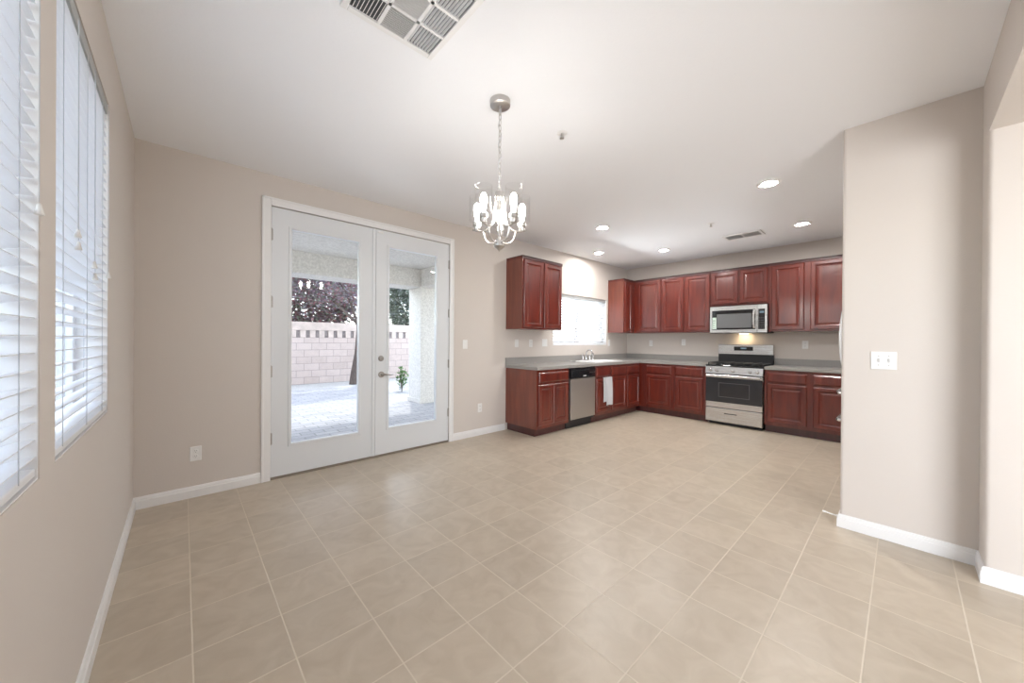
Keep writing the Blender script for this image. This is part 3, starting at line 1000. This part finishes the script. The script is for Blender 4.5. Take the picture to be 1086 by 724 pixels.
for k in range(5):
    a = base_a + k * 2 * PI / 5
    bm = bmesh.new()
    up_ = bez(P_(.028, a, 2.165), P_(.034, a, 2.00), P_(.052, a, 1.962), P_(.100, a, 1.953), 10) + bez(P_(.100, a, 1.953), P_(.125, a, 1.950), P_(.15, a, 1.958), P_(.178, a, 1.968), 6)[1:]
    bm_tube(bm, up_, .006, 8)
    lo_ = bez(P_(.026, a, 1.876), P_(.075, a, 1.868), P_(.095, a, 1.885), P_(.106, a, 1.953), 10)
    bm_tube(bm, lo_, .005, 8)
    arm = obj('arm', bm, 'nickel', t, True)
    c = P_(AR, a, 0)
    bm = bmesh.new()
    bm_lathe(bm, [(0, 1.957), (.015, 1.957), (.018, 1.962), (.019, 1.985), (.027, 1.987), (.027, 2.010), (.022, 2.014), (0, 2.014)], c, 20)
    obj('socket_cup', bm, 'nickel', t, True)
    bm = bmesh.new()
    rr, z0, z1 = .051, 2.012, 2.172
    bm_lathe(bm, [(.024, z0 + .001), (rr - .006, z0 + .002), (rr, z0 + .010), (rr, z1), (rr - .0035, z1), (rr - .0035, z0 + .012), (rr - .008, z0 + .006), (.024, z0 + .005)], c, 28)
    obj('glass_shade', bm, 'shade', t, True)
    bm = bmesh.new()
    bm_lathe(bm, [(0, 2.016), (.011, 2.016), (.012, 2.034), (.017, 2.056), (.0205, 2.086), (.0185, 2.112), (.010, 2.128), (0, 2.131)], c, 18)
    obj('bulb', bm, 'bulb', t, True)

# ------------------------------------------------------------------ ceiling fittings
def vent(label, x0, x1, y0, y1, nx, ny, frame, dirs):
    t = thing('ceiling_vent', label, 'air vent', ((x0 + x1) / 2, (y0 + y1) / 2, CZ), 0)
    hx, hy = (x1 - x0) / 2, (y1 - y0) / 2
    obj('backing', B(((-hx + .01, -hy + .01, -.004), (hx - .01, hy - .01, -.0005))), 'vent_dark', t)
    f = bmesh.new()
    for lo, hi in (((-hx, -hy, -.014), (-hx + frame, hy, 0)), ((hx - frame, -hy, -.014), (hx, hy, 0)), ((-hx + frame, -hy, -.014), (hx - frame, -hy + frame, 0)), ((-hx + frame, hy - frame, -.014), (hx - frame, hy, 0))):
        bm_box(f, lo, hi, .003)
    ix, iy = 2 * (hx - frame) / nx, 2 * (hy - frame) / ny
    for i in range(1, nx):
        x = -hx + frame + i * ix; bm_box(f, (x - .007, -hy + frame, -.013), (x + .007, hy - frame, 0))
    for j in range(1, ny):
        y = -hy + frame + j * iy; bm_box(f, (-hx + frame, y - .007, -.013), (hx - frame, y + .007, 0))
    obj('frame', f, 'vent', t)
    s = bmesh.new()
    for i in range(nx):
        for j in range(ny):
            ax0, ay0 = -hx + frame + i * ix + .006, -hy + frame + j * iy + .006
            ax1, ay1 = ax0 + ix - .012, ay0 + iy - .012
            d, sgn, cnt = dirs(i, j)
            for q in range(cnt):
                if d == 'Y':
                    x = ax0 + (q + .5) * (ax1 - ax0) / cnt
                    k = .0026
                    vs = [(x - k * sgn, -.013), (x - k * sgn + .0015, -.013), (x + k * sgn + .0015, -.004), (x + k * sgn, -.004)]
                    L = [s.verts.new((a, ay0, b)) for a, b in vs]; R = [s.verts.new((a, ay1, b)) for a, b in vs]
                else:
                    y = ay0 + (q + .5) * (ay1 - ay0) / cnt
                    k = .0026
                    k *= .3; vs = [(y - k * sgn, -.013), (y - k * sgn + .0015, -.013), (y + k * sgn + .0015, -.004), (y + k * sgn, -.004)]
                    L = [s.verts.new((ax0, a, b)) for a, b in vs]; R = [s.verts.new((ax1, a, b)) for a, b in vs]
                for m in range(4): s.faces.new((L[m], L[(m + 1) % 4], R[(m + 1) % 4], R[m]))
                s.faces.new(L[::-1]); s.faces.new(R)
    obj('louvers', s, 'vent', t)
    return t
vent('large square white ceiling vent at the top edge above the dining area', .50, .95, 1.225, 1.675, 3, 3, .028,
     lambda i, j: ('X', (1 if j > 1 else -1), 11) if i == 1 else ('Y', (1 if i == 0 else -1), 8))
vent('small rectangular white ceiling vent above the kitchen', 5.53, 5.80, 1.265, 1.72, 1, 2, .03, lambda i, j: ('X', 1 if j else -1, 10))

def downlight(label, x, y):
    t = thing('downlight', label, 'downlight', (x, y, CZ), 0, 'recessed ceiling downlights')
    bm = bmesh.new(); bm_lathe(bm, [(.068, -.0005), (.095, -.0005), (.097, -.004), (.090, -.010), (.074, -.012), (.068, -.006)], (0, 0, 0), 32)
    obj('trim_ring', bm, 'white', t, True)
    bm = bmesh.new(); bm_lathe(bm, [(0, -.0075), (.05, -.007), (.069, -.003), (.069, -.001), (0, -.001)], (0, 0, 0), 28)
    obj('lens', bm, 'down', t, True)
    return t
dl = downlight('lit recessed downlight nearest the wall stub at right', 3.98, .85)
for x, y, lb in ((5.637, .85, 'lit recessed downlight right of the kitchen ceiling vent'), (3.990, 2.635, 'lit recessed downlight above the dishwasher front'),
                 (5.10, 3.44, 'lit recessed downlight above the sink window'), (5.69, 2.605, 'lit recessed downlight above the corner wall cabinets')):
    copy_thing(dl, (x, y, CZ), lb)

def sprinkler(label, x, y):
    t = thing('sprinkler_head', label, 'sprinkler', (x, y, CZ), 0)
    bm = bmesh.new(); bm_lathe(bm, [(0, -.006), (.02, -.006), (.036, -.002), (.037, 0), (0, 0)], (0, 0, 0), 20)
    obj('escutcheon', bm, 'white', t, True)
    bm = bmesh.new(); bm_cyl(bm, (0, 0, -.03), (0, 0, -.005), .008, seg=10)
    for s in (-1, 1): bm_tube(bm, [(s * .006, 0, -.012), (s * .014, 0, -.022), (s * .004, 0, -.036)], .003, 6)
    bm_cyl(bm, (0, 0, -.040), (0, 0, -.036), .016, seg=14)
    obj('nozzle', bm, 'nickel', t, True)
sprinkler('small sprinkler head in the ceiling right of the chandelier', 1.97, 1.64)
sprinkler('small sprinkler head in the ceiling before the kitchen vent', 4.83, 1.622)

# ------------------------------------------------------------------ switches and outlets
def plate(name, label, cat, loc, rz, kind, gang=1):
    t = thing(name, label, cat, loc, rz)
    w_ = .036 + .023 * (gang - 1)
    bm = bmesh.new(); bm_box(bm, (-w_, -.0065, -.058), (w_, -.0005, .058), .004)
    obj('cover_plate', bm, 'plate', t)
    for g in range(gang):
        x = (g - (gang - 1) / 2) * .046 * 2 * .5 * 1.0
        x = (g - (gang - 1) / 2) * .046
        if kind == 'outlet':
            for z in (-.021, .021):
                bm = bmesh.new(); bm_lathe(bm, [(0, -.0085), (.015, -.0085), (.0165, -.006)], (x, 0, z), 16, 'Y')
                s = obj('socket', bm, 'plate', t, True)
                bm = bmesh.new()
                for dx in (-.006, .006): bm_box(bm, (x + dx - .001, -.0092, z - .001), (x + dx + .001, -.0084, z + .008))
                bm_cyl(bm, (x, -.0092, z - .008), (x, -.0084, z - .008), .0022, seg=8)
                obj('slots', bm, 'plate_dark', s)
        elif kind == 'rocker':
            bm = bmesh.new(); bm_box(bm, (x - .016, -.0095, -.033), (x + .016, -.006, .033), .002)
            obj('rocker', bm, 'plate', t)
        else:
            bm = bmesh.new(); bm_box(bm, (x - .005, -.0085, -.012), (x + .005, -.006, .012), .001)
            bm_box(bm, (x - .0035, -.018, .000), (x + .0035, -.007, .009), .001)
            obj('toggle', bm, plain('toggle_grey', (.55, .55, .55), .4), t)
            bm = bmesh.new()
            for z in (-.030, .030): bm_cyl(bm, (x, -.0078, z), (x, -.006, z), .003, seg=8)
            obj('screw', bm, 'hinge', t)
plate('wall_outlet', 'white duplex outlet low on the wall left of the french doors', 'outlet', (.077, YA, .348), 0, 'outlet')
plate('light_switch', 'white switch plate on the wall right of the french doors', 'switch', (2.690, YA, 1.218), 0, 'rocker')
plate('wall_outlet', 'white duplex outlet low on the wall right of the french doors', 'outlet', (2.935, YA, .368), 0, 'outlet')
plate('light_switch', 'white switch plate farthest left above the sink counter', 'switch', (3.605, YA, 1.232), 0, 'rocker')
plate('wall_outlet', 'white outlet second from left above the sink counter', 'outlet', (3.90, YA, 1.232), 0, 'outlet')
plate('light_switch', 'white double switch plate just left of the sink window', 'switch', (4.215, YA, 1.240), 0, 'rocker', 2)
plate('wall_outlet', 'white outlet between the sink window and kitchen corner', 'outlet', (6.05, YA, 1.240), 0, 'outlet')
plate('wall_outlet', 'white outlet on the back wall beside the kitchen corner', 'outlet', (XB, 3.314, 1.240), -PI / 2, 'outlet')
plate('wall_outlet', 'white outlet on the back wall left of the range', 'outlet', (XB, 2.698, 1.262), -PI / 2, 'outlet')
plate('wall_outlet', 'white outlet on the back wall right of the range', 'outlet', (XB, .965, 1.240), -PI / 2, 'outlet')
plate('light_switch', 'white double toggle switch on the wall stub at right', 'switch', (XS, .083, 1.160), -PI / 2, 'toggle', 2)

# door stop on the stub's baseboard
t = thing('door_stop', 'white spring door stop on the baseboard of the wall stub', 'door stop', (XS + .035, YS + .014, .058), 0)
bm = bmesh.new(); bm_cyl(bm, (0, 0.001, 0), (0, .066, .006), .0045, seg=10); bm_cyl(bm, (0, 0.0005, 0), (0, .006, 0), .010, seg=12)
obj('spring', bm, 'plate', t, True)
bm = bmesh.new(); bm_cyl(bm, (0, .064, .006), (0, .080, .007), .0075, .006, seg=12)
obj('rubber_tip', bm, 'plate', t, True)

# ------------------------------------------------------------------ outdoors
GZ = -.05
YW = 11.8
struct('ground', B(((-14, 10.4, GZ - .1), (16, 17, GZ)), ((-14, YA + T, GZ - .1), (-3.0, 10.4, GZ)), ((-14, -8, GZ - .1), (XL - T, YA + T, GZ)), ((8.5, YA + T, GZ - .1), (16, 10.4, GZ))), 'gravel', 'pale gravel ground in front of the garden block wall', 'ground')
struct('patio_floor', B(((-3.0, YA + T, GZ - .1), (8.5, 10.4, GZ + .004))), 'paver', 'pale grey paver patio outside the french doors', 'patio')
wl = thing('garden_wall', 'pinkish concrete block wall across the back of the garden', 'wall', (-6, YW, GZ), 0, None, 'structure')
WH = 1.77 - GZ
obj('blocks', B(((0, 0, 0), (18, .2, WH - .46))), 'block', wl)
obj('upper_course', B(((0, .03, WH - .46), (18, .2, WH - .24))), 'slot', wl)
bm = bmesh.new()
for i in range(72):
    x = i * .25
    bm_box(bm, (x, -.01, WH - .455), (x + .145, .03, WH - .245), .006, 1)
obj('soldier_bricks', bm, 'cap', wl)
obj('cap_course', B(((0, -.02, WH - .24), (18, .22, WH))), 'cap', wl)
wl2 = struct('side_wall', B(((-3.6, -8, GZ), (-3.4, YW, 1.75))), 'block', 'concrete block wall outside the left windows', 'wall')

struct('patio_ceiling', B(((-2.5, YA + T, 2.72), (4.25, 7.30, 2.90))), 'stucco', 'textured stucco ceiling of the covered patio', 'ceiling')
bm = bmesh.new()
bm_box(bm, (-2.5, 6.74, 2.36), (4.25, 7.28, 2.72))
bm_box(bm, (3.62, YA + T, 2.36), (4.25, 6.74, 2.72))
struct('patio_beam', bm, 'stucco', 'textured stucco beam round the covered patio edge', 'beam')
struct('patio_pillar', B(((3.62, 6.74, GZ), (4.22, 7.26, 2.36)), ((3.60, 6.72, GZ), (4.24, 7.28, GZ + .09))), 'stucco', 'square stucco pillar at the patio corner', 'pillar')
struct('patio_pillar', B(((-2.5, 6.74, GZ), (-1.95, 7.26, 2.36))), 'stucco', 'stucco pillar at the far left corner of the patio', 'pillar')

def leaves(bm, c, r, n, size, rnd, shell=.55):
    for _ in range(n):
        while True:
            d = Vector((rnd.uniform(-1, 1), rnd.uniform(-1, 1), rnd.uniform(-1, 1)))
            if .05 < d.length <= 1: break
        d = d.normalized() * (shell + (1 - shell) * rnd.random() ** .6)
        lump = 1 + .16 * math.sin(7 * d.x + 3 * d.z) * math.sin(6 * d.y + 2)
        p = Vector((c[0] + d.x * r[0] * lump, c[1] + d.y * r[1] * lump, c[2] + d.z * r[2] * lump))
        q = Matrix.Rotation(rnd.uniform(0, 6.28), 3, 'Z') @ Matrix.Rotation(rnd.uniform(-1.2, 1.2), 3, 'X') @ Matrix.Rotation(rnd.uniform(0, 6.28), 3, 'Z')
        s = size * rnd.uniform(.6, 1.3)
        vs = [(-.5 * s, 0, 0), (-.1 * s, -.28 * s, .04 * s), (.55 * s, 0, 0), (-.1 * s, .28 * s, .04 * s)]
        bm.faces.new([bm.verts.new(p + q @ Vector(v)) for v in vs])

def tree(name, label, base, trunk_pts, trunk_r, blobs, mat, seed, size=.09, group='trees in the garden'):
    rnd = random.Random(seed)
    t = thing(name, label, 'tree', base, 0, group)
    bm = bmesh.new()
    bm_tube(bm, trunk_pts, trunk_r, 10)
    top = Vector(trunk_pts[-1])
    for c, r, n in blobs:
        bm_tube(bm, [top - Vector((0, 0, .25)), top.lerp(Vector(c), .45) + Vector((0, 0, .08)), Vector(c)], [trunk_r[-1] * .9, trunk_r[-1] * .55, .012], 7)
    obj('trunk', bm, 'bark', t, True)
    bm = bmesh.new()
    for c, r, n in blobs: leaves(bm, c, r, n, size, rnd)
    obj('foliage', bm, mat, t)
    return t
tree('plum_tree', 'purple-leaved plum tree leaning in front of the block wall', (3.68, 10.9, GZ),
     [(0, 0, 0), (.04, .05, .35), (.14, .08, .9), (.17, .02, 1.6), (.1, -.1, 2.0)], [.11, .085, .075, .07, .05],
     [((-.6, -.1, 3.2), (1.3, .7, .95), 6500), ((-1.9, .0, 3.2), (1.2, .7, .95), 5500)], 'plum', 3)
tree('plum_tree', 'dark purple-leaved tree rising behind the block wall', (2.8, 13.4, GZ),
     [(0, 0, 0), (.05, 0, 1.0), (0, .05, 2.0)], [.14, .11, .08],
     [((0, 0, 2.95), (2.0, 1.0, 1.9), 34000), ((-1.9, .2, 2.8), (1.7, 1.0, 1.7), 16000)], 'plum', 5, .125)
tree('green_tree', 'green leafy tree behind the block wall seen through the right door', (7.2, 13.3, GZ),
     [(0, 0, 0), (.05, 0, 1.0), (0, .05, 2.0)], [.14, .11, .08],
     [((0, 0, 2.95), (1.75, 1.0, 1.9), 30000), ((2.0, .2, 2.8), (1.5, 1.0, 1.4), 5000)], 'green', 8, .12)
rnd = random.Random(11)
t = thing('young_shrub', 'small green shrub growing beside the patio pillar', 'shrub', (4.10, 8.6, GZ), 0)
bm = bmesh.new()
for k in range(5):
    a = k * 1.26
    bm_tube(bm, [(0, 0, 0), (.03 * math.cos(a), .03 * math.sin(a), .25), (.09 * math.cos(a), .09 * math.sin(a), .55)], [.008, .006, .004], 6)
obj('stem', bm, 'bark', t)
bm = bmesh.new(); leaves(bm, (0, 0, .36), (.15, .15, .30), 260, .07, rnd, .2)
obj('foliage', bm, 'bush', t)

t = thing('hedge', 'clipped green hedge standing outside the sink window', 'hedge', (5.9, 6.7, GZ), 0)
bm = bmesh.new()
for k in range(7): bm_tube(bm, [(-1.1 + k * .36, 0, 0), (-1.1 + k * .36 + .05, .05, .6), (-1.1 + k * .36, -.04, 1.4)], [.03, .02, .012], 6)
obj('stem', bm, 'bark', t)
bm = bmesh.new()
for k in range(4): leaves(bm, (-1.0 + k * .7, 0, 1.45), (.5, .45, 1.4), 4200, .09, rnd, .6)
obj('foliage', bm, 'bush', t)
